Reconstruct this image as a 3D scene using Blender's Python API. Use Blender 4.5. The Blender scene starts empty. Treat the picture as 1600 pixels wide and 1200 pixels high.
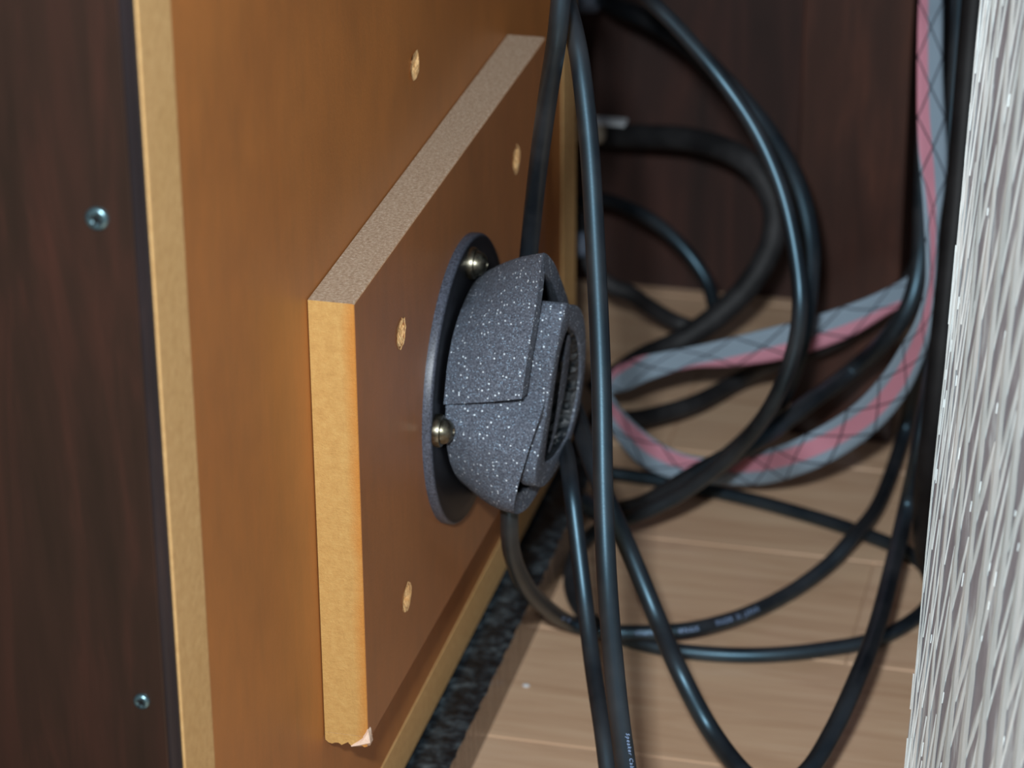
import bpy, bmesh, math, random
from mathutils import Vector, Matrix, noise
random.seed(7)
SC = bpy.context.scene
COL = SC.collection

# ------------------------------------------------------------------ camera
F_PX = 4715.0; PITCH = .44678; YAW = .24565; ROLL = -.00789
CAM = Vector((.2590, -.8293, .3883))
FWD = Vector((-math.sin(YAW)*math.cos(PITCH), math.cos(YAW)*math.cos(PITCH), -math.sin(PITCH)))
_r = Vector((math.cos(YAW), math.sin(YAW), 0)); _u = _r.cross(FWD)
RIGHT = math.cos(ROLL)*_r + math.sin(ROLL)*_u; UP = RIGHT.cross(FWD)
cam_data = bpy.data.cameras.new('camera'); cam = bpy.data.objects.new('camera', cam_data); COL.objects.link(cam)
cam.matrix_world = Matrix(((RIGHT.x, UP.x, -FWD.x, CAM.x), (RIGHT.y, UP.y, -FWD.y, CAM.y), (RIGHT.z, UP.z, -FWD.z, CAM.z), (0, 0, 0, 1)))
cam_data.sensor_width = 36; cam_data.lens = F_PX/1600*36; cam_data.clip_start = .02; cam_data.clip_end = 20
cam_data.dof.use_dof = True; cam_data.dof.focus_distance = .99; cam_data.dof.aperture_fstop = 13
SC.camera = cam

# ------------------------------------------------------------------ world, flash, exposure
world = bpy.data.worlds.new('world'); SC.world = world; world.use_nodes = True
bg = world.node_tree.nodes['Background']; bg.inputs[0].default_value = (.75, .85, 1, 1); bg.inputs[1].default_value = .13
def area(name, loc, target, size, power, color):
    l = bpy.data.lights.new(name, 'AREA'); l.shape = 'RECTANGLE'; l.size = size[0]; l.size_y = size[1]; l.energy = power; l.color = color
    o = bpy.data.objects.new(name, l); COL.objects.link(o); o.location = loc
    o.rotation_euler = (Vector(target)-Vector(loc)).to_track_quat('-Z', 'Y').to_euler(); return o
FLASH = CAM - RIGHT*.036 + UP*.075 + FWD*.02
area('camera_flash', FLASH, (.04, .15, -.08), (.040, .022), 12.0, (.88, .96, 1.0))
SC.view_settings.view_transform = 'Standard'; SC.view_settings.look = 'None'
SC.view_settings.exposure = 0; SC.view_settings.gamma = 1; SC.view_settings.use_curve_mapping = False

# ------------------------------------------------------------------ helpers
FLOOR = -.256
def ray(px, py): return FWD + RIGHT*((px-800)/F_PX) - UP*((py-600)/F_PX)
def at_d(px, py, d): return CAM + ray(px, py)*d
def on_plane(px, py, n, c):
    n = Vector(n); r = ray(px, py); return CAM + r*((c-CAM.dot(n))/r.dot(n))
def lin(c):
    f = lambda v: v/12.92 if v <= .04045 else ((v+.055)/1.055)**2.4
    return (f(c[0]/255), f(c[1]/255), f(c[2]/255), 1)

class N:
    """tiny node builder"""
    def __init__(s, name, coord='Object'):
        s.m = bpy.data.materials.new(name); s.m.use_nodes = True; s.t = s.m.node_tree
        s.b = s.t.nodes['Principled BSDF']; s.tc = s.t.nodes.new('ShaderNodeTexCoord'); s.co = s.tc.outputs[coord]
    def lk(s, a, b): s.t.links.new(a, b)
    def map(s, scale=(1, 1, 1), rot=(0, 0, 0), src=None):
        n = s.t.nodes.new('ShaderNodeMapping'); n.inputs['Scale'].default_value = scale; n.inputs['Rotation'].default_value = rot
        s.lk(src or s.co, n.inputs[0]); return n.outputs[0]
    def noise(s, scale, detail=3, rough=.6, src=None, dist=0):
        n = s.t.nodes.new('ShaderNodeTexNoise'); n.inputs['Scale'].default_value = scale; n.inputs['Detail'].default_value = detail
        n.inputs['Roughness'].default_value = rough; n.inputs['Distortion'].default_value = dist
        s.lk(src or s.co, n.inputs['Vector']); return n.outputs[0]
    def voro(s, scale, src=None, out='Color'):
        n = s.t.nodes.new('ShaderNodeTexVoronoi'); n.inputs['Scale'].default_value = scale; s.lk(src or s.co, n.inputs['Vector']); return n.outputs[out]
    def ramp(s, fac, stops, interp='LINEAR'):
        n = s.t.nodes.new('ShaderNodeValToRGB'); n.color_ramp.interpolation = interp; e = n.color_ramp.elements
        while len(e) < len(stops): e.new(.5)
        for el, (p, c) in zip(e, stops): el.position = p; el.color = c if len(c) == 4 else lin(c)
        s.lk(fac, n.inputs[0]); return n.outputs[0]
    def mix(s, fac, a, b, mode='MIX'):
        n = s.t.nodes.new('ShaderNodeMix'); n.data_type = 'RGBA'; n.blend_type = mode
        for sock, v in ((n.inputs[0], fac), (n.inputs[6], a), (n.inputs[7], b)):
            if isinstance(v, bpy.types.NodeSocket): s.lk(v, sock)
            elif isinstance(v, (int, float)): sock.default_value = v
            else: sock.default_value = v if len(v) == 4 else lin(v)
        return n.outputs[2]
    def math(s, op, a, b=0., c=None):
        n = s.t.nodes.new('ShaderNodeMath'); n.operation = op
        for i, v in enumerate((a, b) if c is None else (a, b, c)):
            if isinstance(v, bpy.types.NodeSocket): s.lk(v, n.inputs[i])
            else: n.inputs[i].default_value = v
        return n.outputs[0]
    def sep(s, src=None):
        n = s.t.nodes.new('ShaderNodeSeparateXYZ'); s.lk(src or s.co, n.inputs[0]); return n.outputs
    def color(s, v):
        if isinstance(v, bpy.types.NodeSocket): s.lk(v, s.b.inputs['Base Color'])
        else: s.b.inputs['Base Color'].default_value = v if len(v) == 4 else lin(v)
    def bump(s, h, strength, dist):
        n = s.t.nodes.new('ShaderNodeBump'); n.inputs['Strength'].default_value = strength; n.inputs['Distance'].default_value = dist
        s.lk(h, n.inputs['Height']); s.lk(n.outputs[0], s.b.inputs['Normal'])
    def set(s, rough=.5, metal=0., spec=.5):
        for k, v in (('Roughness', rough), ('Metallic', metal), ('Specular IOR Level', spec)):
            if isinstance(v, bpy.types.NodeSocket): s.lk(v, s.b.inputs[k])
            else: s.b.inputs[k].default_value = v
        return s.m
BK = (0, 0, 0, 1); WH = (1, 1, 1, 1)

def mk_mdf_paint(name, c1, c2, c3, rough=.45):
    n = N(name); a = n.noise(14, 3); g = n.noise(160, 3, .7, n.map((1, 1, .25)))
    c = n.ramp(a, [(.32, c1), (.5, c2), (.7, c3)]); c = n.mix(.22, c, n.ramp(g, [(.3, (70, 38, 14)), (.7, (205, 140, 80))]), 'SOFT_LIGHT')
    n.color(c); n.bump(n.noise(700, 3), .25, .0003); return n.set(rough)
def mk_raw_mdf(name, c1, c2, c3):
    n = N(name); a = n.noise(260, 5, .75); b = n.noise(18, 2)
    c = n.ramp(a, [(.3, c1), (.5, c2), (.72, c3)]); c = n.mix(n.ramp(b, [(.45, BK), (.75, (.35, .35, .35, 1))]), c, (184, 142, 84))
    n.color(c); n.bump(a, .5, .0005); return n.set(.85, spec=.25)
M = {}
M['panel'] = mk_mdf_paint('varnished_fibreboard', (166, 110, 60), (174, 116, 63), (182, 121, 65))
M['board'] = mk_mdf_paint('varnished_fibreboard_dark', (152, 102, 64), (158, 107, 67), (164, 111, 69), .4)
M['raw'] = mk_raw_mdf('raw_fibreboard', (190, 148, 96), (202, 160, 106), (212, 172, 118))
def mk_board_edge():
    # raw sides with varnish soaked in along the front edge, grey dust lying on the top face
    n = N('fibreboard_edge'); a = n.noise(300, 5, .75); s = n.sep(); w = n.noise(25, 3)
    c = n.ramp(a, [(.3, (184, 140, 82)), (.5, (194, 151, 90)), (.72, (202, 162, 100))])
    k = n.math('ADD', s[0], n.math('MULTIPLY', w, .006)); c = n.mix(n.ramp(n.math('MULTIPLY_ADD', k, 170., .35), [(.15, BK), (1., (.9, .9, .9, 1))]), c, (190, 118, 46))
    g = n.t.nodes.new('ShaderNodeNewGeometry'); nz = n.sep(g.outputs['Normal'])[2]
    d = n.ramp(n.noise(900, 4, .8), [(.3, (146, 120, 98)), (.52, (186, 162, 140)), (.75, (226, 212, 194))])
    c = n.mix(n.ramp(nz, [(.4, BK), (.8, (.92, .92, .92, 1))]), c, d)
    n.color(c); n.bump(n.noise(900, 4, .8), .7, .0006); return n.set(.9, spec=.2)
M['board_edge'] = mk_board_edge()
def mk_torn():
    n = N('torn_fibreboard'); a = n.noise(500, 4, .7); n.color(n.ramp(a, [(.35, (214, 158, 96)), (.6, (240, 196, 138))])); n.bump(a, 1, .001); return n.set(.9)
M['torn'] = mk_torn()
n = N('pale_torn_fibreboard'); a = n.noise(500, 4, .7); n.color(n.ramp(a, [(.3, (222, 186, 158)), (.7, (246, 220, 200))])); n.bump(a, .6, .0008); M['chip'] = n.set(.9)
def mk_dark_wood(name, c1, c2, c3, rough=.42, zs=.12):
    n = N(name); v = n.map((1, 1, zs)); a = n.noise(38, 4, .6, v, 1.5); b = n.noise(220, 3, .6, n.map((1, 1, .05)))
    c = n.ramp(a, [(.3, c1), (.5, c2), (.72, c3)]); c = n.mix(.22, c, n.ramp(b, [(.3, (70, 55, 50)), (.7, (160, 145, 138))]), 'SOFT_LIGHT')
    n.color(c); n.bump(b, .12, .0003); return n.set(rough, spec=.35)
M['veneer'] = mk_dark_wood('dark_walnut_veneer', (40, 27, 19), (48, 31, 23), (66, 38, 29))
M['veneer_edge'] = mk_dark_wood('dark_veneer_edge', (30, 25, 27), (38, 31, 33), (58, 44, 42), .35)
M['back'] = mk_dark_wood('dark_back_wood', (46, 32, 29), (56, 37, 33), (70, 44, 38), .55)
M['post'] = mk_dark_wood('dark_post_wood', (54, 38, 34), (66, 44, 38), (86, 54, 44), .38)
def mk_plank():
    n = N('oak_floor_plank'); v = n.map((.10, 1, 1)); a = n.noise(70, 4, .6, v, .8); b = n.noise(420, 3, .6, n.map((.06, 1, 1)))
    i = n.t.nodes.new('ShaderNodeObjectInfo')
    c = n.ramp(a, [(.3, (200, 166, 138)), (.5, (216, 184, 156)), (.72, (226, 197, 168))]); c = n.mix(.4, c, n.ramp(b, [(.3, (90, 80, 74)), (.7, (170, 165, 160))]), 'SOFT_LIGHT')
    c = n.mix(n.math('MULTIPLY', i.outputs['Random'], .25), c, (196, 158, 122))
    n.color(c); n.bump(b, .06, .0002); return n.set(.27, spec=.5)
M['plank'] = mk_plank()
n = N('pale_seam'); n.color((206, 176, 148)); M['seam'] = n.set(.4)
def mk_granite():
    n = N('dark_granite'); a = n.noise(170, 4, .65); b = n.voro(420)
    c = n.ramp(a, [(.38, (22, 26, 31)), (.5, (44, 52, 58)), (.6, (74, 84, 90)), (.74, (116, 126, 130))]); c = n.mix(.35, c, n.ramp(b, [(.3, (14, 16, 18)), (.8, (110, 120, 124))]), 'OVERLAY')
    n.color(c); n.bump(a, .12, .0003); return n.set(.35)
M['granite'] = mk_granite()
n = N('polished_granite_painted_reflection'); a = n.noise(300, 3); n.color(n.ramp(a, [(.3, (92, 74, 60)), (.7, (122, 98, 80))])); M['granite_side'] = n.set(.25, spec=.6)  # brown reflection of the floor painted into the polished side's colour
def mk_rubber(name, c, rough=.33, spec=.5, dust=.12):
    n = N(name); a = n.noise(900, 3, .7); b = n.noise(30, 3)
    k = n.math('MULTIPLY', n.ramp(b, [(.4, BK), (.7, WH)]), dust); n.color(n.mix(k, c, (120, 118, 120)))
    n.bump(a, .12, .0002)
    if spec > .8: n.b.inputs['Specular Tint'].default_value = (.45, .78, 1, 1)
    return n.set(rough, spec=spec)
M['cable'] = mk_rubber('black_rubber', (20, 21, 25), .40, .95)
M['cable_matt'] = mk_rubber('matt_dusty_rubber', (27, 27, 29), .6, .3, .16)
M['cable_dark'] = mk_rubber('dull_black_rubber', (14, 14, 16), .6, .25, .06)
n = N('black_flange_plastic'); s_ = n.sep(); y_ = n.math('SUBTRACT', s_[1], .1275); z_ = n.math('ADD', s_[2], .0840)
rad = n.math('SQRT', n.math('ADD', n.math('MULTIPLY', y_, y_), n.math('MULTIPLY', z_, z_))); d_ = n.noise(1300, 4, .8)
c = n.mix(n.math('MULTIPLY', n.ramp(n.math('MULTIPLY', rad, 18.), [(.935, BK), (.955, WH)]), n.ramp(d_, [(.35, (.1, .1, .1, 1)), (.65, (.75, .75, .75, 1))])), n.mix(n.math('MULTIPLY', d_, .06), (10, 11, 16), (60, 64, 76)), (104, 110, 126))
n.color(c); n.bump(d_, .15, .0002); M['flange'] = n.set(.42)
n = N('white_print'); n.color((150, 175, 215)); M['print'] = n.set(.6)
n = N('aged_chrome'); a = n.noise(500, 3); n.color(n.ramp(a, [(.3, (96, 92, 78)), (.7, (146, 140, 124))])); M['chrome'] = n.set(.34, 1.)
n = N('zinc_screw'); n.color((120, 150, 158)); M['zinc'] = n.set(.3, .9)
n = N('dark_slot'); n.color((12, 12, 13)); M['dark'] = n.set(.7)
n = N('cream_plastic'); n.color((176, 164, 146)); M['cream'] = n.set(.5)
n = N('white_plastic'); n.color((215, 220, 225)); M['white'] = n.set(.5)
n = N('grey_plastic'); n.color((84, 94, 110)); M['grey'] = n.set(.5)
def mk_foam():
    n = N('charcoal_foam'); a = n.noise(1500, 3, .7); v = n.voro(1900); s = n.sep(v); dd = n.voro(1900, out='Distance')
    big = n.voro(800); sb = n.sep(big); db = n.voro(800, out='Distance')
    c = n.ramp(a, [(.3, (58, 62, 72)), (.5, (88, 94, 107)), (.72, (130, 138, 152))])
    f1 = n.math('MULTIPLY', n.math('GREATER_THAN', s[0], .80), n.math('LESS_THAN', dd, .40))
    f2 = n.math('MULTIPLY', n.math('GREATER_THAN', sb[0], .79), n.math('LESS_THAN', db, .27))
    c = n.mix(n.math('MULTIPLY', f1, .8), c, (150, 176, 200)); c = n.mix(f2, c, (232, 244, 255))
    n.color(c); n.bump(a, .9, .0008); return n.set(n.math('SUBTRACT', .85, n.math('MULTIPLY', f2, .5)), spec=.35)
M['foam'] = mk_foam()
n = N('crinkled_black_film'); a = n.noise(260, 4, .7, n.map((1, 1, 2.2)), 1.); n.color((22, 30, 36)); n.bump(a, .7, .002); M['film'] = n.set(.3, spec=1.)
def mk_ribbon():
    n = N('woven_strap', 'UV'); s = n.sep(); u, v = s[0], s[1]      # u across 0..1, v along in strap widths
    at = n.t.nodes.new('ShaderNodeAttribute'); at.attribute_name = 'stripe'; pk = n.math('ABSOLUTE', n.math('SUBTRACT', n.math('FLOORED_MODULO', n.math('ADD', n.math('SUBTRACT', u, at.outputs['Fac']), .85), 1.7), .85))
    c = n.ramp(pk, [(0, (206, 134, 150)), (.20, (206, 134, 150)), (.26, (138, 156, 170)), (1., (138, 156, 170))])
    rib = n.math('ABSOLUTE', n.math('SINE', n.math('MULTIPLY', u, 60.)))
    c = n.mix(n.math('MULTIPLY', rib, .25), c, (108, 118, 134))
    def tri(ph):
        t = n.math('ABSOLUTE', n.math('SUBTRACT', n.math('MULTIPLY', n.math('FRACT', n.math('ADD', n.math('MULTIPLY', v, .21), ph)), 2.), 1.))
        return n.math('LESS_THAN', n.math('ABSOLUTE', n.math('SUBTRACT', u, t)), .035)
    k = n.math('MAXIMUM', tri(0.), tri(.5)); c = n.mix(n.math('MULTIPLY', k, .8), c, (40, 40, 52))
    n.color(c); n.bump(rib, .3, .0005); return n.set(.7, spec=.3)
M['ribbon'] = mk_ribbon()
def mk_lam(name, white):
    n = N(name); v = n.map((1, .3, .10), (0, 0, 0)); a = n.noise(190, 4, .6, v, .3); b = n.noise(900, 3, .7, n.map((1, 1, .35)))
    if white: c = n.ramp(a, [(.3, (212, 224, 226)), (.55, (238, 246, 247)), (.8, (250, 252, 251))])
    else: c = n.ramp(a, [(.34, (160, 158, 166)), (.55, (178, 177, 184)), (.62, (214, 222, 227)), (.8, (236, 243, 244))])
    c = n.mix(.4, c, n.ramp(b, [(.35, (100, 98, 100)), (.55, (145, 145, 145)), (.8, (170, 170, 170))]), 'SOFT_LIGHT')
    n.color(c); n.bump(b, .4, .0004); return n.set(.6, spec=.3)
M['lam'] = mk_lam('wood_grain_laminate', False); M['lam_white'] = mk_lam('white_grain_slivers', True)

def obj(name, bm, mat, parent=None, smooth=False):
    me = bpy.data.meshes.new(name); bmesh.ops.recalc_face_normals(bm, faces=bm.faces[:]); bm.to_mesh(me); bm.free()
    for m in (mat if isinstance(mat, (list, tuple)) else [mat]): me.materials.append(m)
    if smooth:
        for p in me.polygons: p.use_smooth = True
    o = bpy.data.objects.new(name, me); COL.objects.link(o)
    if parent: o.parent = parent; o.matrix_parent_inverse = parent_inv(parent)
    return o
def parent_inv(p):
    return Matrix() if p.parent else Matrix.Translation(p.location).inverted()
def empty(name, loc, label, cat, group=None):
    o = bpy.data.objects.new(name, None); COL.objects.link(o); o.location = loc; o.empty_display_size = .02; tag(o, label, cat, group); return o
def tag(o, label, cat=None, group=None):
    o['label'] = label
    if cat: o['category'] = cat
    if group: o['group'] = group
    return o
def box(bm, a, b, bev=0, seg=2):
    vs = bmesh.ops.create_cube(bm, size=1)['verts']
    for v in vs: v.co = Vector([(a[i]+b[i])/2 + v.co[i]*(b[i]-a[i]) for i in range(3)])
    if bev:
        es = list({e for v in vs for e in v.link_edges}); bmesh.ops.bevel(bm, geom=es, offset=bev, segments=seg, profile=.5, affect='EDGES')
    return bm
def boxo(name, a, b, mat, parent=None, bev=0): return obj(name, box(bmesh.new(), a, b, bev), mat, parent)
def lathe(bm, prof, center, axis='X', seg=32):
    """prof: list of (radius, height along axis)"""
    rings = []
    for r, h in prof:
        ring = []
        for i in range(seg):
            t = 2*math.pi*i/seg; c, s = r*math.cos(t), r*math.sin(t)
            p = Vector((h, c, s)) if axis == 'X' else (Vector((c, -h, s)) if axis == '-Y' else Vector((c, s, h)))
            ring.append(bm.verts.new(Vector(center)+p))
        rings.append(ring)
    for a, b in zip(rings, rings[1:]):
        for i in range(seg): bm.faces.new((a[i], a[(i+1) % seg], b[(i+1) % seg], b[i]))
    bm.faces.new(rings[0]); bm.faces.new(rings[-1][::-1])
    return bm
def catmull(P, t):
    n = len(P); t = min(max(t, 0), n-1-1e-9); i = int(t); f = t-i
    p1, p2 = P[i], P[i+1]; p0 = P[i-1] if i else p1*2-p2; p3 = P[i+2] if i+2 < n else p2*2-p1
    return .5*((2*p1)+(p2-p0)*f+(2*p0-5*p1+4*p2-p3)*f*f+(3*p1-p0-3*p2+p3)*f*f*f)
def trace(pts, r=.0035, step=10):
    """way points of a line: (px, py, k); k >= .3 is a distance from the lens plane, smaller is a height above the floor"""
    P = []
    for px, py, k in pts:
        P.append(at_d(px, py, k) if k >= .3 else on_plane(px, py, (0, 0, 1), FLOOR+r+k))
    out = []
    for i in range((len(P)-1)*step+1):
        p = catmull(P, i/step)
        if p.z < FLOOR+r: p.z = FLOOR+r
        out.append(p)
    return out
def tube(bm, pts, r, seg=16, radii=None):
    T = [(pts[min(i+1, len(pts)-1)]-pts[max(i-1, 0)]).normalized() for i in range(len(pts))]
    nrm = T[0].orthogonal().normalized(); rings = []
    for i, p in enumerate(pts):
        nrm = (nrm - T[i]*nrm.dot(T[i])).normalized(); b = T[i].cross(nrm); rr = radii[i] if radii else r
        rings.append([bm.verts.new(p+(nrm*math.cos(2*math.pi*k/seg)+b*math.sin(2*math.pi*k/seg))*rr) for k in range(seg)])
    for a, b in zip(rings, rings[1:]):
        for k in range(seg): bm.faces.new((a[k], a[(k+1) % seg], b[(k+1) % seg], b[k]))
    bm.faces.new(rings[0][::-1]); bm.faces.new(rings[-1])
    return bm
def text_mesh(s, size):
    cu = bpy.data.curves.new('t', 'FONT'); cu.body = s; cu.size = size; cu.resolution_u = 3; cu.space_character = 1.3; cu.offset = 0
    o = bpy.data.objects.new('t', cu); COL.objects.link(o); dg = bpy.context.evaluated_depsgraph_get(); dg.update()
    me = bpy.data.meshes.new_from_object(o.evaluated_get(dg)); bpy.data.objects.remove(o); return me
def print_on(name, s, size, path, start_px, r, parent, roll=0.):
    me = text_mesh(s, size); bm = bmesh.new(); bm.from_mesh(me)
    L = [0.]
    for a, b in zip(path, path[1:]): L.append(L[-1]+(b-a).length)
    tgt = ray(*start_px).normalized()
    s0 = L[max(range(len(path)), key=lambda i: (path[i]-CAM).normalized().dot(tgt))]
    def frame(x):
        j = 0
        while j < len(L)-2 and L[j+1] < x: j += 1
        f = (x-L[j])/max(L[j+1]-L[j], 1e-9); p = path[j].lerp(path[j+1], f)
        t = ((path[min(j+2, len(path)-1)]-path[j+1])*f+(path[j+1]-path[j])*(1-f)).normalized()
        nn = (CAM-p); nn = (nn-t*nn.dot(t)).normalized(); return p, t, nn
    for v in bm.verts:
        x, y = v.co.x, v.co.y; p, t, nn = frame(s0+x); up = nn.cross(t); a = (y-size*.35)/r + roll
        v.co = p+(nn*math.cos(a)+up*math.sin(a))*(r+.00008)
    me2 = bpy.data.meshes.new(name); bm.to_mesh(me2); bm.free(); me2.materials.append(M['print'])
    o = bpy.data.objects.new(name, me2); COL.objects.link(o); o.parent = parent; o.matrix_parent_inverse = parent_inv(parent)
    o['label'] = 'pale blue lettering printed on the black sheath'; return o

# ------------------------------------------------------------------ setting
flo = boxo('floor', (-.6, -.6, FLOOR-.02), (.6, .75, FLOOR-.0014), M['seam']); flo['kind'] = 'structure'; flo['label'] = 'pale oak plank floor'
W = .0880; y0 = .159
rows = range(-6, 6); cuts = {0: [-.2], 1: [.1305], 2: [-.25, .30], 3: [.02], -1: [.22], -2: [-.1], 4: [.2]}
for i in rows:
    xs = [-.59] + cuts.get(i, [.05+.1*(i % 3)]) + [.59]
    for a, b in zip(xs, xs[1:]):
        bm = bmesh.new(); g = .00030
        box(bm, (a+g, y0+i*W+g, FLOOR-.006), (b-g, y0+(i+1)*W-g, FLOOR), .0006, 2); obj('floor_plank', bm, M['plank'], flo)
wb = boxo('wall_back', (-.5, .608, FLOOR), (.6, .626, .55), M['back']); wb['kind'] = 'structure'; wb['label'] = 'dark reddish wooden back wall'
wl = boxo('wall_left', (-.56, -.6, FLOOR), (-.54, .608, .55), M['back']); wl['kind'] = 'structure'

# dark post in front of the back wall
bm = bmesh.new(); box(bm, (.0735, .452, FLOOR), (.1225, .470, .55), .0008)
tag(obj('wooden_post', bm, M['post']), 'dark brown flat wooden upright standing on the floor behind the pink and grey strap', 'post')

# granite slab
t = empty('granite_slab', (-.17, .05, FLOOR), 'dark speckled granite slab lying on the floor under the speaker cabinet', 'slab')
bm = bmesh.new(); rs = random.Random(3); ys = [-.40+.0035*i for i in range(226)]
top = []; bot = []; sid = []
for y in ys:
    j = rs.uniform(-.0005, .0004); top.append(bm.verts.new((j, y, -.236))); bot.append(bm.verts.new((0, y, FLOOR)))
Lt = [bm.verts.new((-.40, y, -.236)) for y in ys]; Lb = [bm.verts.new((-.40, y, FLOOR)) for y in ys]
for i in range(len(ys)-1):
    bm.faces.new((top[i], top[i+1], Lt[i+1], Lt[i])); f = bm.faces.new((top[i], bot[i], bot[i+1], top[i+1])); f.material_index = 1
    bm.faces.new((Lt[i], Lt[i+1], Lb[i+1], Lb[i])); bm.faces.new((bot[i], Lb[i], Lb[i+1], bot[i+1]))
bm.faces.new((top[0], Lt[0], Lb[0], bot[0])); bm.faces.new((top[-1], bot[-1], Lb[-1], Lt[-1]))
obj('slab_body', bm, [M['granite'], M['granite_side']], t)

# ------------------------------------------------------------------ speaker cabinet
XP = -.0152
sc = empty('speaker_cabinet', (-.15, .128, -.2326), 'wooden speaker cabinet with brown fibreboard rear and dark veneered side, on the granite slab', 'speaker')
ZB, ZT, YN, YF = -.2326, .40, -.1302, .384
def with_holes(name, bmx, holes, X, mat, parent, bev=None):
    o = obj(name, bmx, mat, parent)
    bm = bmesh.new()
    for (y, z, r) in holes: lathe(bm, [(r*.25, X-.0045), (r*.55, X-.0025), (r*1.0, X+.0003), (r*1.0, X+.003)], (0, y, z), 'X', 20)
    me = bpy.data.meshes.new('c'); bmesh.ops.recalc_face_normals(bm, faces=bm.faces[:]); bm.to_mesh(me); bm.free(); me.materials.append(M['torn']); c = bpy.data.objects.new('c', me); COL.objects.link(c)
    m = o.modifiers.new('b', 'BOOLEAN'); m.object = c; m.operation = 'DIFFERENCE'; m.solver = 'EXACT'
    dg = bpy.context.evaluated_depsgraph_get(); dg.update(); me2 = bpy.data.meshes.new_from_object(o.evaluated_get(dg))
    o.modifiers.clear(); o.data = me2; bpy.data.objects.remove(c); return o
def plug(y, z, r, X, parent):
    bm = bmesh.new(); rr = random.Random(int(y*1e5)); seg = 18; c = bm.verts.new((X-.0010, y+.001, z)); last = None; rings = []
    for k, (q, h) in enumerate(((.45, -.0009), (.8, -.0003), (1.12, .0002))):
        rings.append([bm.verts.new((X+h+rr.uniform(-.0003, .0003)*(k < 2), y+math.cos(a)*r*q*(1+rr.uniform(-.12, .12)), z+math.sin(a)*r*q*(1+rr.uniform(-.12, .12)))) for a in [2*math.pi*i/seg for i in range(seg)]])
    for i in range(seg): bm.faces.new((c, rings[0][i], rings[0][(i+1) % seg]))
    for a, b in zip(rings, rings[1:]):
        for i in range(seg): bm.faces.new((a[i], b[i], b[(i+1) % seg], a[(i+1) % seg]))
    back = [bm.verts.new((X-.003, v.co.y, v.co.z)) for v in rings[0]]
    o = obj('screw_hole', bm, M['torn'], parent); o['label'] = 'countersunk screw hole showing pale raw fibreboard'; return o
rear = with_holes('rear_panel', box(bmesh.new(), (-.033, YN+.0245, ZB+.0185), (XP-.0004, YF-.027, ZT)), [(.1287, .0343, .0048)], XP, M['panel'], sc)
rear['label'] = 'orange-brown varnished fibreboard rear'
plug(.1287, .0343, .0048, XP, rear)
o = boxo('carcass_edge', (-.033, YN, ZB), (XP, YN+.0245, ZT), M['raw'], sc, .0004); o['label'] = 'pale raw fibreboard edge strip'
o = boxo('carcass_edge', (-.033, YF-.027, ZB), (XP, YF, ZT), M['raw'], sc, .0004); o['label'] = 'pale raw fibreboard edge strip'
o = boxo('carcass_edge', (-.033, YN+.0245, ZB), (XP, YF-.027, ZB+.0185), M['raw'], sc, .0004); o['label'] = 'pale raw fibreboard edge strip'
bm = bmesh.new(); box(bm, (-.34, YN+.001, ZB), (-.033, YF, ZT)); obj('cabinet_body', bm, M['raw'], sc)
# side veneer with a rounded dark arris
vp = boxo('side_panel', (-.34, YN-.0035, ZB), (XP-.0037, YN+.001, ZT), M['veneer'], sc, .0005); vp['label'] = 'dark walnut veneered side'
bm = bmesh.new(); prof = []
for a in range(0, 91, 15): prof.append((XP-.0036+.0030*math.sin(math.radians(a)), YN+.0002-.0036*math.cos(math.radians(a))))
prof += [(XP-.0036, YN+.0002)]
lo = [bm.verts.new((x, y, ZB)) for x, y in prof]; hi = [bm.verts.new((x, y, ZT)) for x, y in prof]
for i in range(len(prof)): j = (i+1) % len(prof); bm.faces.new((lo[i], lo[j], hi[j], hi[i]))
bm.faces.new(lo); bm.faces.new(hi[::-1]); o = obj('edge_trim', bm, M['veneer_edge'], sc); o['label'] = 'rounded blackish edge'
for px, py, r in ((152, 341, .0033), (222, 1095, .0024)):
    p = on_plane(px, py, (0, 1, 0), YN-.0035)
    bm = bmesh.new(); lathe(bm, [(r, -.0015), (r, .0006), (r*.85, .0011), (r*.45, .0013), (r*.35, .0006), (r*.1, .0004)], p, '-Y', 20)
    s = obj('screw', bm, M['zinc'], vp, True); s['label'] = 'small blue-grey countersunk screw'
    bm = bmesh.new()
    for rot in (0, math.pi/2):
        b2 = bmesh.new(); box(b2, (-r*.6, -.0014, -r*.12), (r*.6, 0, r*.12)); me = bpy.data.meshes.new('x'); 
        for v in b2.verts: v.co = Matrix.Rotation(rot+.5, 3, 'Y') @ v.co + p
        b2.to_mesh(me); b2.free(); bm.from_mesh(me)
    # cross recess lies inside the head, sub-part depth is already reached, so it is joined with the head
    me = s.data; me.materials.append(M['dark']); bm2 = bmesh.new(); bm2.from_mesh(me); n0 = len(bm2.faces)
    tmp = bpy.data.meshes.new('x'); bm.to_mesh(tmp); bm.free(); bm2.from_mesh(tmp); bm2.faces.ensure_lookup_table()
    for f in bm2.faces[n0:]: f.material_index = 1
    bm2.to_mesh(me); bm2.free()
for x, y in ((-.05, YN+.04), (-.05, YF-.04), (-.30, YN+.04), (-.30, YF-.04)):
    obj('foot_pad', lathe(bmesh.new(), [(.012, -.236), (.012, ZB)], (x, y, 0), 'Z', 20), M['dark'], sc)

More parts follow.
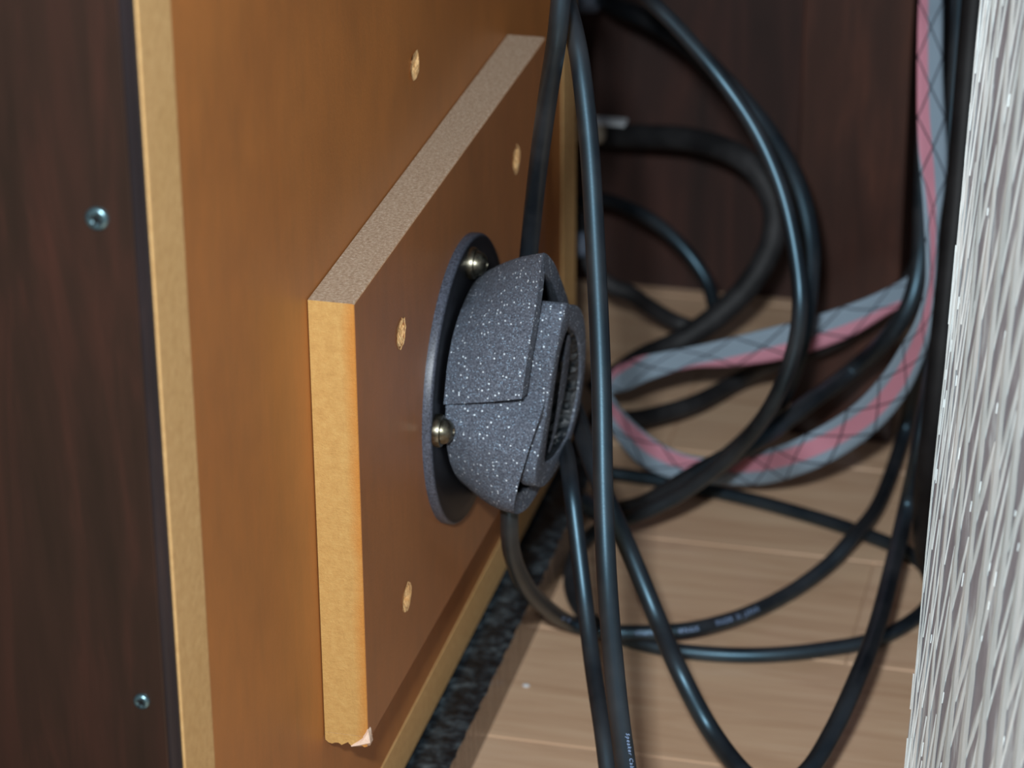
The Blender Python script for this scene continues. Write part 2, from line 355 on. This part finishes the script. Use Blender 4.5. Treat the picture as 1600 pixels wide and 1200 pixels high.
# square mounting board screwed to the rear
bm = bmesh.new(); Z0, Z1 = -.1615, -.170; Y1 = .262
fr = [(0, 0, Z0), (0, Y1, Z1), (0, Y1, .001), (0, 0, .001)]
front = [bm.verts.new(v) for v in fr]; back = [bm.verts.new((XP, v[1], v[2])) for v in fr]
bm.faces.new(front); bm.faces.new(back[::-1])
for i in range(4): j = (i+1) % 4; bm.faces.new((front[i], back[i], back[j], front[j]))
bmesh.ops.recalc_face_normals(bm, faces=bm.faces[:])
bmesh.ops.bevel(bm, geom=[e for e in bm.edges if abs(e.verts[0].co.x) < 1e-6 and abs(e.verts[1].co.x) < 1e-6], offset=.0008, segments=3, affect='EDGES', profile=.5)
for f in bm.faces: f.material_index = 0 if f.normal.x > .9 else 1
HB = [(.2126, -.0312, .0050), (.0513, -.032, .0050), (.0502, -.1326, .0050), (.2126, -.135, .0050)]
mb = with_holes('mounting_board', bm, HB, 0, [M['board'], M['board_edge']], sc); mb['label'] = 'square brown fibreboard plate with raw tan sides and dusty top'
for y, z, r in HB: plug(y, z, r, 0, mb)
# torn chip at the lower near corner
bm = bmesh.new(); pts = [(.0004, -.0006, -.1565), (.0006, .0022, -.1572), (.0005, .004, -.1625), (.0002, .0015, -.1632), (-.0058, -.0007, -.1632), (-.0015, -.0009, -.160)]
vs = [bm.verts.new(p) for p in pts]; bk = [bm.verts.new((p[0]-.0008, p[1]+.0012, p[2]+.0006)) for p in pts]
cc = bm.verts.new((.0010, -.0010, -.1606))
for i in range(6): j = (i+1) % 6; bm.faces.new((vs[i], bk[i], bk[j], vs[j])); bm.faces.new((vs[i], vs[j], cc))
bm.faces.new(bk[::-1])
o = obj('torn_corner', bm, M['chip'], mb); o['label'] = 'pale torn chip at the bottom corner'
bm = bmesh.new(); rs = random.Random(5); k = 14; a = []; b = []
for i in range(k):
    x = XP+.0002+(.0148)*i/(k-1); z = -.1615-.0012*abs(math.sin(i*.9))-rs.uniform(0, .0006); a.append(bm.verts.new((x, -.0002, -.159))); b.append(bm.verts.new((x, -.0004, z)))
a2 = [bm.verts.new((v.co.x, .006, -.160)) for v in a]; b2 = [bm.verts.new((v.co.x, .006, v.co.z+.0005)) for v in b]
for i in range(k-1):
    for q in ((a[i], a[i+1], b[i+1], b[i]), (b[i], b[i+1], b2[i+1], b2[i]), (a2[i], a2[i+1], a[i+1], a[i]), (a2[i], b2[i], b2[i+1], a2[i+1])): bm.faces.new(q)
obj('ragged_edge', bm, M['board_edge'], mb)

# round port flange with domed screws
CY, CZ, RR = .1275, -.0840, .0533
bm = bmesh.new(); lathe(bm, [(RR, 0), (RR, .0024), (RR-.0004, .0031), (RR-.0010, .0035), (RR-.006, .0036), (.036, .0037), (.036, .001)], (0, CY, CZ), 'X', 128)
fl = obj('port_flange', bm, M['flange'], sc, False); fl['label'] = 'round black plastic flange of the reflex port'
for p in fl.data.polygons: p.use_smooth = True
m = fl.modifiers.new('e', 'EDGE_SPLIT'); m.split_angle = math.radians(40)
for y, z in ((.1285, -.0385), (.0795, -.0815), (.1650, -.1150)):
    bm = bmesh.new(); lathe(bm, [(.0058, .0036), (.0060, .0048), (.0056, .0060), (.0047, .0062), (.0046, .0068), (.0040, .0084), (.0028, .0096), (.0015, .0100), (.0010, .0086), (.0002, .0080)], (0, y, z), 'X', 28)
    s = obj('screw', bm, M['chrome'], fl, True); s['label'] = 'dull chrome domed screw with washer'
    m = s.modifiers.new('e', 'EDGE_SPLIT'); m.split_angle = math.radians(50)

# ------------------------------------------------------------------ foam roll stuffed in the port
foam = empty('foam_roll', (.005, CY, CZ), 'charcoal grey speckled foam sheet rolled up and stuffed into the round black port', 'foam')
def pl(px, py, X0, k, zc): # plane X = X0 + k (z - zc)
    return on_plane(px, py, (1, 0, -k), X0-k*zc)
def resample(P, n, closed=False):
    out = []
    if closed: Q = [P[-1]]+P+[P[0], P[1]]; m = len(P)
    for i in range(n):
        out.append(catmull(Q, 1+m*i/n) if closed else catmull(P, (len(P)-1)*i/(n-1)))
    return out
wrap = [((693, 632), (815, 623)), ((699, 570), (824, 560)), ((710, 515), (834, 500)), ((728, 465), (842, 445)), ((746, 434), (847, 401)), ((756, 431), (853, 396)), ((790, 425), (864, 408)), ((815, 430), (873, 427)),
        ((835, 455), (882, 452)), ((845, 500), (890, 482)), ((850, 560), (897, 560)), ((845, 620), (890, 640)), ((825, 680), (870, 715)), ((790, 740), (845, 762)), ((758, 772), (824, 795)),
        ((738, 768), (807, 806)), ((716, 752), (802, 797)), ((702, 725), (809, 762)), ((694, 680), (821, 720)), ((692, 645), (834, 675)), ((695, 600), (848, 625)), ((700, 560), (856, 580))]
base = resample([on_plane(a[0], a[1], (1, 0, 0), .0052) for a, b in wrap], 150)
XO = {16: .001, 17: .002, 18: .0036, 19: .005, 20: .0052, 21: .005}
rim = resample([pl(b[0], b[1], .033+XO.get(i, 0), .10, -.081) for i, (a, b) in enumerate(wrap)], 150)
def strip(bm, base, rim, thick, shift, mids=7, cen=None):
    n = len(base); cb = sum(base, Vector())/n; cr = sum(rim, Vector())/n
    def inset(L, c, i, t):
        a, b = L[max(i-1, 0)], L[min(i+1, n-1)]; tg = (b-a); tg.x = 0; tg.normalize(); nn = Vector((0, tg.z, -tg.y)); cd = (c-L[i]); cd.x = 0; cd.normalize()
        if nn.dot(cd) < 0: nn = -nn
        return L[i]+(cd*.75+nn*.35).normalized()*t*1.08
    cols = []
    for i in range(n):
        s = shift(i/(n-1)); o = []; inn = []
        for k in range(mids+1):
            f = k/mids; bo = inset(base, cb, i, s).lerp(inset(rim, cr, i, s), f); bi = inset(base, cb, i, s+thick).lerp(inset(rim, cr, i, s+thick), f)
            bul = math.sin(f*math.pi)*.0018; dirv = (bo-bi).normalized(); o.append(bo+dirv*bul); inn.append(bi+dirv*bul)
        cols.append([bm.verts.new(p) for p in o+inn[::-1]])
    m = len(cols[0])
    for a, b in zip(cols, cols[1:]):
        for k in range(m): bm.faces.new((a[k], a[(k+1) % m], b[(k+1) % m], b[k]))
    bm.faces.new(cols[0]); bm.faces.new(cols[-1][::-1])
bm = bmesh.new(); strip(bm, base, rim, .0072, lambda t: 0 if t < .60 else min((t-.60)/.25, 1)*.0012 + (0 if t < .86 else min((t-.86)/.03, 1)*.0022))
o = obj('outer_wrap', bm, M['foam'], foam, True)
b = o.modifiers.new('b', 'BEVEL'); b.width = .0007; b.segments = 2; b.limit_method = 'ANGLE'; b.angle_limit = math.radians(50)
o.modifiers.new('w', 'WEIGHTED_NORMAL')
# inner roll, pushed further out
R2 = [(885, 478), (893, 476), (901, 477), (908, 483), (914, 502), (916, 530), (915, 565), (911, 605), (905, 640), (896, 675), (885, 706), (868, 738), (853, 758), (844, 761), (837, 756), (838, 730), (846, 690), (855, 640), (864, 580), (873, 530)]
HO = [(888, 513), (896, 516), (904, 526), (908, 560), (906, 600), (899, 640), (888, 680), (873, 706), (860, 720), (852, 719), (854, 695), (861, 650), (868, 600), (876, 550)]
def p2(px, py, d=0): return pl(px, py, .045-d, .143, -.041)
ro = resample([p2(*q) for q in R2], 96, True); ri = resample([p2(*q) for q in HO], 96, True)
def align(A, B):
    ca = sum(A, Vector())/len(A); cb = sum(B, Vector())/len(B); k = max(range(len(B)), key=lambda j: (B[j]-cb).normalized().dot((A[0]-ca).normalized())); return B[k:]+B[:k]
ri = align(ro, ri)
bm = bmesh.new(); rings = []
def ringv(L, X=None, f=0): return [bm.verts.new((p.x if X is None else p.x+(X-p.x)*f, p.y, p.z)) for p in L]
cro = sum(ro, Vector())/96
def deep(L, x, sh=1.): return [bm.verts.new((x, cro.y+(p.y-cro.y)*sh, cro.z+(p.z-cro.z)*sh)) for p in L]
rings = [deep(ro, .017, .78), deep(ro, .025, .88), deep(ro, .0305), ringv(ro), ringv(ri), ringv(ri, .016, .4), ringv(ri, .016, 1)]
for a, b in zip(rings+[rings[-1]], rings[1:]+[rings[0]]):
    if a is b: continue
    for i in range(96): j = (i+1) % 96; bm.faces.new((a[i], a[j], b[j], b[i]))
bmesh.ops.remove_doubles(bm, verts=bm.verts[:], dist=1e-7)
o = obj('inner_roll', bm, M['foam'], foam, True)
b = o.modifiers.new('b', 'BEVEL'); b.width = .0010; b.segments = 3; b.limit_method = 'ANGLE'; b.angle_limit = math.radians(45)
# black crinkled film lining the hollow
bm = bmesh.new(); c = sum(ri, Vector())/96; rs = []
for k in range(16):
    f = .04+.94*k/15; ring = []
    for i, p in enumerate(ri):
        q = Vector((p.x+(.017-p.x)*f, p.y, p.z)); d = (Vector((q.x, c.y, c.z))-q).normalized(); w = abs(noise.noise(Vector((q.x*220, p.y*140, p.z*520))))*.0042
        ring.append(bm.verts.new(q+d*(.0002+w*min(1, k/2+.2))))
    rs.append(ring)
for a, b in zip(rs, rs[1:]):
    for i in range(96): j = (i+1) % 96; bm.faces.new((a[i], a[j], b[j], b[i]))
bm.faces.new(rs[-1]); o = obj('lining', bm, M['film'], foam); o['label'] = 'glossy black crinkled film inside the roll'
CU = [(888, 524), (892, 530), (890, 560), (884, 600), (875, 645), (866, 685), (859, 706), (857, 704), (862, 685), (869, 645), (875, 600), (881, 560), (885, 532)]
cu = resample([p2(q[0], q[1], .0015) for q in CU], 60, True); bm = bmesh.new()
A = [bm.verts.new(p) for p in cu]; B = [bm.verts.new((.018, p.y, p.z)) for p in cu]; bm.faces.new(A); bm.faces.new(B[::-1])
for i in range(10): j = (i+1) % 60; bm.faces.new((A[i], B[i], B[j], A[j]))
o = obj('inner_flap', bm, M['foam'], foam, True); b = o.modifiers.new('b', 'BEVEL'); b.width = .0007; b.segments = 2; b.limit_method = 'ANGLE'; b.angle_limit = math.radians(50)

# ------------------------------------------------------------------ cables
def rise(p, t):
    t = t.normalized(); K = [p, p+t*.04, p+t*.07+Vector((0, 0, .05)), p+t*.08+Vector((0, 0, .14)), p+t*.08+Vector((0, 0, .24))]
    for k in K: k.y = min(k.y, .596)
    return [catmull(K, i/6) for i in range(1, 25)]
def cable(pts, r, label, mat='cable', step=10, group=None):
    path = trace(pts, r, step)
    if pts[0][1] < 0: path = rise(path[0], path[0]-path[4])[::-1] + path       # carries on upwards out of the picture
    if pts[-1][1] < 0: path = path + rise(path[-1], path[-1]-path[-5])
    if pts[-1][1] > 1250:                                                      # drops to the floor in front
        p, q = path[-1], (path[-1]-path[-5]).normalized(); z = FLOOR+r; m_ = 1 if r > .0033 else -.5
        K = [p, p+q*.05, Vector((p.x+q.x*.09+.01, p.y+q.y*.10-.02, max(z+.012, p.z-.12))), Vector((p.x+.05*m_, p.y-.07, z)), Vector((p.x+.10*m_, p.y-.13, z)), Vector((p.x+.12*m_, p.y-.22, z))]
        for k in K: k.z = max(k.z, z)
        tail = [catmull(K, i/8) for i in range(1, 41)]
        for k in tail: k.z = max(k.z, z)
        path = path + tail
    t = empty('cable', min(path, key=lambda p: p.z), label, 'cable', 'black cables in the tangle')
    obj('sheath', tube(bmesh.new(), path, r), M[mat], t, True)
    return t, path
RC = .0034
# through the foam, round the floor and up behind the strap
PT = [(879, -30, .980), (870, 60, .990), (856, 150, 1.015), (841, 260, 1.05), (829, 370, 1.08), (820, 470, 1.09), (810, 620, 1.095), (800, 740, 1.10), (796, 805, 1.105), (800, 865, 1.13), (822, 916, 1.17),
      (856, 951, 1.215), (890, 973, .008), (940, 986, .0068), (992, 989, .0065), (1069, 985, .0068), (1130, 972, .004), (1180, 954, .001), (1235, 926, 0), (1291, 885, .004), (1329, 844, .0095), (1366, 799, .006),
      (1390, 746, .006), (1417, 660, 1.40), (1434, 570, 1.36), (1446, 470, 1.335), (1452, 370, 1.345), (1456, 250, 1.355), (1462, 100, 1.365), (1468, -30, 1.37)]
c1, path = cable(PT, RC, 'lettered black cable entering the grey foam from above and leaving below across the floor', step=12)
print_on('lettering', 'Speaker Cable', .0024, path, (868, 958), RC, c1, .35)
print_on('lettering', '4S6N', .0029, path, (993, 989), RC, c1, .0)
print_on('lettering', '4N6X', .0028, path, (1057, 986), RC, c1, .0)
print_on('lettering', 'MADE IN JAPAN', .0030, path, (1112, 977), RC, c1, .1)
# upright cable in front
c2, path = cable([(874, -40, 1.035), (884, 0, 1.022), (897, 50, 1.012), (908, 110, 1.008), (921, 230, 1.005), (930, 380, 1.001), (939, 580, .994), (943, 780, .987), (950, 930, .979), (963, 1080, .963), (978, 1200, .948), (990, 1290, .935)], .0034,
    'thick black cable hanging upright just right of the foam, with a bright blue sheen', step=12)
print_on('lettering', 'Speaker Cable', .0019, path, (978, 1150), .0034, c2, .62)
cable([(868, 668, 1.15), (884, 708, 1.12), (892, 760, 1.10), (903, 850, 1.096), (915, 950, 1.092), (926, 1040, 1.082), (941, 1140, 1.06), (951, 1220, 1.05), (958, 1290, 1.04)], .0031,
    'thin black cable hanging from behind the foam, left of the thick upright one')
cable([(878, 590, 1.205), (900, 648, 1.175), (922, 715, 1.15), (950, 785, 1.142), (985, 865, 1.146), (1025, 962, 1.145), (1062, 1050, 1.132), (1110, 1140, 1.13), (1165, 1210, 1.115), (1215, 1235, 1.11), (1262, 1205, 1.115), (1300, 1145, 1.13),
       (1335, 1070, 1.15), (1368, 985, 1.19), (1396, 880, 1.24), (1417, 790, 1.27), (1438, 690, 1.25), (1460, 560, 1.255), (1476, 400, 1.25), (1488, 200, 1.24), (1500, -30, 1.25)], .0036,
    'black cable sagging in a deep U and rising again beside the pale streaky board')
# big hanging loop that turns round on the floor and comes back
cable([(985, -30, 1.22), (1020, 5, 1.21), (1060, 45, 1.205), (1120, 115, 1.20), (1178, 200, 1.20), (1218, 290, 1.20), (1241, 385, 1.20), (1250, 480, 1.20), (1236, 562, 1.21), (1200, 642, 1.23), (1145, 708, 1.26), (1070, 768, 1.282), (1000, 803, 1.295), (945, 822, 1.315),
       (908, 852, .003), (892, 895, .001), (898, 938, 0), (922, 968, 0), (960, 992, 0), (1030, 1012, 0), (1100, 1021, 0), (1170, 1024, 0), (1235, 1021, 0), (1300, 1013, .0), (1350, 1004, 0), (1395, 988, 0), (1440, 958, 0), (1462, 925, 0), (1452, 893, 0), (1420, 865, 0), (1380, 846, 0),
       (1300, 817, 0), (1200, 788, 0), (1130, 771, 0), (1060, 756, 0), (1000, 746, 0), (940, 738, 0), (905, 725, .004), (890, 690, .015)], .0033,
    'shiny black cable of the large hanging loop, doubling back over the floor', step=10)
cable([(925, -15, 1.50), (960, 8, 1.44), (1010, 28, 1.38), (1065, 62, 1.34), (1130, 125, 1.31), (1195, 200, 1.30), (1243, 285, 1.29), (1264, 370, 1.285), (1262, 450, 1.28), (1248, 540, 1.28), (1222, 615, 1.306), (1175, 680, 1.325), (1110, 735, 1.33), (1040, 775, 1.34), (985, 795, .008), (940, 800, .004), (900, 780, .012)], .0046,
    'thick blurred black cable following the outside of the large hanging loop', 'cable')
cable([(948, 800, 1.338), (970, 797, 1.334), (1005, 787, 1.322), (1040, 768, 1.310), (1090, 738, 1.298), (1150, 706, 1.292), (1210, 670, 1.298), (1270, 625, 1.32), (1330, 580, 1.345), (1385, 530, 1.32), (1421, 476, 1.31), (1438, 400, 1.31), (1441, 300, 1.318), (1446, 180, 1.322), (1450, 60, 1.335), (1452, -30, 1.34)], .0040,
    'black cable slanting up across the dark upright, rising left of the strap', 'cable')
t, _ = cable([(925, 207, 1.50), (960, 212, 1.495), (1010, 213, 1.48), (1075, 217, 1.46), (1140, 236, 1.44), (1185, 270, 1.43), (1210, 325, 1.43), (1204, 385, 1.43), (1170, 445, 1.43), (1120, 494, 1.43), (1060, 535, 1.43), (1005, 560, 1.44), (960, 590, 1.44), (925, 615, 1.44)], .0058,
    'thick dusty cable with a cream plug tip, curving in front of the back wall', 'cable_matt')
bm = bmesh.new(); P = at_d(937, 206, 1.485); tube(bm, [P-RIGHT*.012, P-RIGHT*.004, P+RIGHT*.001, P+RIGHT*.0028], .006, 20, [.0052, .0062, .0058, .003]); o = obj('plug_tip', bm, M['cream'], t, True); o['label'] = 'cream plastic plug tip'
bm = bmesh.new(); P = at_d(952, 190, 1.48); box(bm, (-.010, -.004, -.0009), (.0085, .004, .0009), .0004); bmesh.ops.translate(bm, verts=bm.verts[:], vec=P); o = obj('tag_strip', bm, M['white'], t); o['label'] = 'thin white strip on top of the plug'
cable([(905, 318, 1.50), (940, 311, 1.49), (985, 326, 1.47), (1030, 352, 1.46), (1072, 392, 1.455), (1103, 437, 1.455), (1116, 480, 1.46), (1120, 510, 1.46)], .0034,
    'thin blurred cable with a short blue sheen sloping down before the back wall')
t, _ = cable([(908, 340, 1.48), (914, 385, 1.46), (930, 425, 1.45), (955, 447, 1.45), (985, 458, 1.45), (1013, 478, 1.46), (1050, 500, 1.47), (1085, 514, 1.47)], .0040,
    'blurred black cable low at the back wall, with a small blue-grey connector', 'cable_matt')
bm = bmesh.new(); P = at_d(907, 382, 1.44); tube(bm, [P+UP*.006, P+UP*.004, P-UP*.004, P-UP*.006], .0035, 16, [.002, .0036, .0036, .0024]); o = obj('connector', bm, M['grey'], t, True); o['label'] = 'small blue-grey connector'
cable([(930, 655, .03), (975, 656, .02), (1012, 652, .015), (1087, 630, .012), (1162, 591, .01), (1219, 563, 1.40), (1294, 535, 1.37), (1369, 488, 1.365), (1421, 440, 1.37), (1446, 380, 1.36), (1462, 280, 1.385), (1478, 120, 1.395), (1485, -30, 1.40)], .0044,
    'dusty grey-black cable running under the upper limb of the strap', 'cable_matt')
cable([(1525, -30, 1.18), (1512, 120, 1.18), (1497, 300, 1.185), (1480, 460, 1.19), (1464, 620, 1.20), (1450, 740, 1.22), (1445, 830, 1.26), (1455, 890, .010), (1485, 950, .009)], .0050,
    'black cable pressed against the edge of the pale striped board', 'cable_dark')
bm = bmesh.new(); P = at_d(917, 4, 1.47); tube(bm, [P-RIGHT*.008, P-RIGHT*.005, P+RIGHT*.004, P+RIGHT*.006], .004, 16, [.004, .0052, .0052, .004])
tag(obj('cable_clip', bm, M['grey'], None, True), 'grey blurred clip at the top behind the upright cables', 'clip')

# ------------------------------------------------------------------ pink and grey strap
E = [  # (outer/left edge px, other edge px, distance)
    ((1444, -560), (1486, -560), 1.27), ((1440, -280), (1479, -280), 1.26), ((1436, -40), (1474, -40), 1.25), ((1434, 40), (1473, 40), 1.24), ((1433, 110), (1473, 110), 1.235), ((1433, 180), (1476, 180), 1.23), ((1435, 240), (1480, 245), 1.225), ((1440, 290), (1475, 300), 1.22), ((1444, 345), (1468, 350), 1.22),
    ((1447, 400), (1464, 402), 1.22), ((1445, 450), (1461, 455), 1.225), ((1430, 500), (1456, 510), 1.235), ((1405, 545), (1443, 562), 1.25), ((1375, 590), (1418, 615), 1.265), ((1335, 632), (1378, 665), 1.28), ((1285, 665), (1322, 708), 1.295), ((1235, 690), (1260, 738), 1.305),
    ((1185, 706), (1197, 756), 1.335), ((1130, 715), (1132, 757), 1.355), ((1080, 712), (1060, 750), 1.362), ((1035, 694), (1010, 732), 1.37), ((1000, 668), (978, 705), 1.373), ((972, 640), (955, 670), 1.37), ((951, 608), (949, 640), 1.375), ((958, 578), (952, 617), 1.375),
    ((990, 560), (980, 610), 1.37), ((1030, 551), (1020, 592), 1.365), ((1080, 542), (1078, 575), 1.36), ((1140, 528), (1144, 572), 1.355), ((1200, 513), (1208, 564), 1.35), ((1260, 497), (1268, 549), 1.345), ((1320, 478), (1332, 524), 1.34), ((1370, 458), (1392, 488), 1.34), ((1418, 432), (1450, 456), 1.345), ((1450, 400), (1500, 420), 1.35)]
a = [at_d(*q[0], q[2]) for q in E]; b = [at_d(*q[1], q[2]+.004) for q in E]
n_ = (len(E)-1)*8+1
for L in (a, b):
    for p in L: p.z = max(p.z, FLOOR+.0025)
A = [catmull(a, i/8) for i in range(n_)]; B = [catmull(b, i/8) for i in range(n_)]
bm = bmesh.new(); uv = bm.loops.layers.uv.new('UVMap'); cols = []; v = 0; NU = 6
for i in range(n_):
    if i: v += ((A[i]+B[i])/2-(A[i-1]+B[i-1])/2).length/.011
    i0, i1 = max(i-1, 0), min(i+1, n_-1); tg = (A[i1]+B[i1]-A[i0]-B[i0]).normalized(); w = (B[i]-A[i]).normalized(); nn = tg.cross(w).normalized()*.0005
    cols.append(([bm.verts.new(A[i].lerp(B[i], k/NU)+nn) for k in range(NU+1)], [bm.verts.new(A[i].lerp(B[i], k/NU)-nn) for k in range(NU+1)], v))
def qf(vs, uvs):
    f = bm.faces.new(vs)
    for l, t_ in zip(f.loops, uvs): l[uv].uv = t_
for (t0, d0, v0), (t1, d1, v1) in zip(cols, cols[1:]):
    for k in range(NU):
        U = [(k/NU, v0), ((k+1)/NU, v0), ((k+1)/NU, v1), (k/NU, v1)]
        qf((t0[k], t0[k+1], t1[k+1], t1[k]), U); qf((d0[k], d0[k+1], d1[k+1], d1[k]), U)
    qf((t0[0], d0[0], d1[0], t1[0]), [(0, v0), (0, v0), (0, v1), (0, v1)]); qf((t0[NU], d0[NU], d1[NU], t1[NU]), [(1, v0), (1, v0), (1, v1), (1, v1)])
st = obj('strap', bm, M['ribbon'], None, True); SP = [.1, .12, .15, .16, .18, .2, .25, .35, .5, .55, .5, .5, .52, .52, .5, .45, .4, .35, .3, .3, .3, .3, .35, .5, .2, .0, -.35, -.6, -.8, -.9, -.92, -.9, -.8, -.6, -.5]
at = st.data.attributes.new('stripe', 'FLOAT', 'POINT'); NV = 2*(NU+1)
for i in range(n_):
    f = i/8; k = min(int(f), len(SP)-2); w = SP[k]+(SP[k+1]-SP[k])*(f-k)
    for j in range(NV): at.data[i*NV+j].value = w
tag(st, 'flat woven strap in grey and pink with dark diamond threads, looping over the floor', 'strap')

# ------------------------------------------------------------------ pale striped board on the right
e1 = at_d(1536, -10, .905); e0 = at_d(1414, 1210, 1.03); up = (e1-e0).normalized()
far = at_d(1640, 600, .825); mid = at_d(1470, 600, .955); side = (far-mid); side = (side-up*side.dot(up)).normalized(); nb = side.cross(up).normalized()
if nb.dot(CAM-mid) < 0: nb = -nb
zb = (FLOOR-e0.z)/up.z; zt = (e1-e0).length+.24
t = empty('patterned_board', e0+up*zb, 'pale board with white and grey streaky wood-grain relief standing at the right edge', 'board')
def BP(s, h, o=0): return e0+up*h+side*s+nb*o
rs = random.Random(11); bm = bmesh.new(); hs = []; h = zb
while h < zt: hs.append(h); h += .0035
hs.append(zt); off = 0; fr = []; bk = []
for h in hs:
    off = off*.8+rs.uniform(-.0006, .0006); o = [-.0]+[.02*k for k in range(1, 13)]
    fr.append([bm.verts.new(BP(s+(off if k == 0 else 0), h)) for k, s in enumerate(o)]); bk.append([bm.verts.new(BP(s+.003*(k == 0), h, -.015)) for k, s in enumerate(o)])
for i in range(len(hs)-1):
    for L in (fr, bk):
        for k in range(12): bm.faces.new((L[i][k], L[i][k+1], L[i+1][k+1], L[i+1][k]))
    bm.faces.new((fr[i][0], bk[i][0], bk[i+1][0], fr[i+1][0])); bm.faces.new((fr[i][12], bk[i][12], bk[i+1][12], fr[i+1][12]))
bm.faces.new(fr[0]+bk[0][::-1]); bm.faces.new(fr[-1]+bk[-1][::-1])
obj('board_body', bm, M['lam'], t)
bm = bmesh.new()
def sliver(s, h, L_, w, tilt, n_s=5, tip=True, lift=.0001):
    l = []; r_ = []; lb = []
    for i in range(n_s+1):
        f = i/n_s; ww = w*(.25+.75*math.sin(math.pi*min(max(f, .1), .9)) if tip else rs.uniform(.75, 1.15))*.5; hh = h+L_*f; ss = s+tilt*L_*f+(0 if tip else .0012*math.sin(hh*40+s*300))
        l.append(bm.verts.new(BP(ss-ww, hh, lift))); r_.append(bm.verts.new(BP(ss+ww, hh, lift))); lb.append(bm.verts.new(BP(ss, hh, lift+.0003)))
    for i in range(n_s): bm.faces.new((l[i], lb[i], lb[i+1], l[i+1])); bm.faces.new((lb[i], r_[i], r_[i+1], lb[i+1]))
bands = [.0008, .006, .0135, .023, .036, .052, .070, .089, .108, .128, .150, .172]
for s_ in bands:                       # broad pale bands running up the board
    sliver(s_, zb+.002, zt-zb-.004, .0020+min(s_, .06)*.11, 0, 90, False, .0003)
for k, s_ in enumerate(bands[:-1]):    # strokes rising obliquely from one band to the next
    gap = bands[k+1]-s_; h = -.04+rs.uniform(0, .02)
    while h < zt:
        L_ = rs.uniform(.034, .062); sliver(s_+gap*.06, h, L_, gap*rs.uniform(.16, .34), gap*.88/L_*rs.uniform(.8, 1.02)); h += rs.uniform(.014, .045)
    for q in range(10):                # small flecks between them
        sliver(s_+gap*rs.uniform(.1, .9), rs.uniform(-.04, zt), rs.uniform(.002, .006), gap*rs.uniform(.02, .04), gap*9, 2)
for q in range(34):                    # splinters that stand out past the edge
    sliver(rs.uniform(-.0010, .0004), rs.uniform(-.04, zt), rs.uniform(.012, .035), rs.uniform(.001, .0022), -.02, 4)
o = obj('grain_sliver', bm, M['lam_white'], t); o['kind'] = 'stuff'; o['label'] = 'raised white grain streaks'

# ------------------------------------------------------------------ crumbs and a bright spot
for px, py, r, lab in ((822, 1071, .0011, 'tiny white crumb on the floor beside the granite slab'), (1347, 690, .0013, 'tiny white crumb on the floor in front of the dark upright')):
    bm = bmesh.new(); bmesh.ops.create_icosphere(bm, subdivisions=2, radius=r); c = on_plane(px, py, (0, 0, 1), FLOOR+r*.45)
    for v in bm.verts: v.co = Vector((v.co.x*1.4, v.co.y, v.co.z*.45))*(1+.25*noise.noise(v.co*3000)) + c
    tag(obj('crumb', bm, M['white'], None, True), lab, 'crumb')
bm = bmesh.new(); p = on_plane(1495, 50, (0, 1, 0), .608); lathe(bm, [(.0022, 0), (.0022, .001), (.0014, .0018), (.0004, .002)], p, '-Y', 20)
tag(obj('wall_screw', bm, M['chrome'], None, True), 'small bright screw head on the dark back wall near the top right', 'screw')
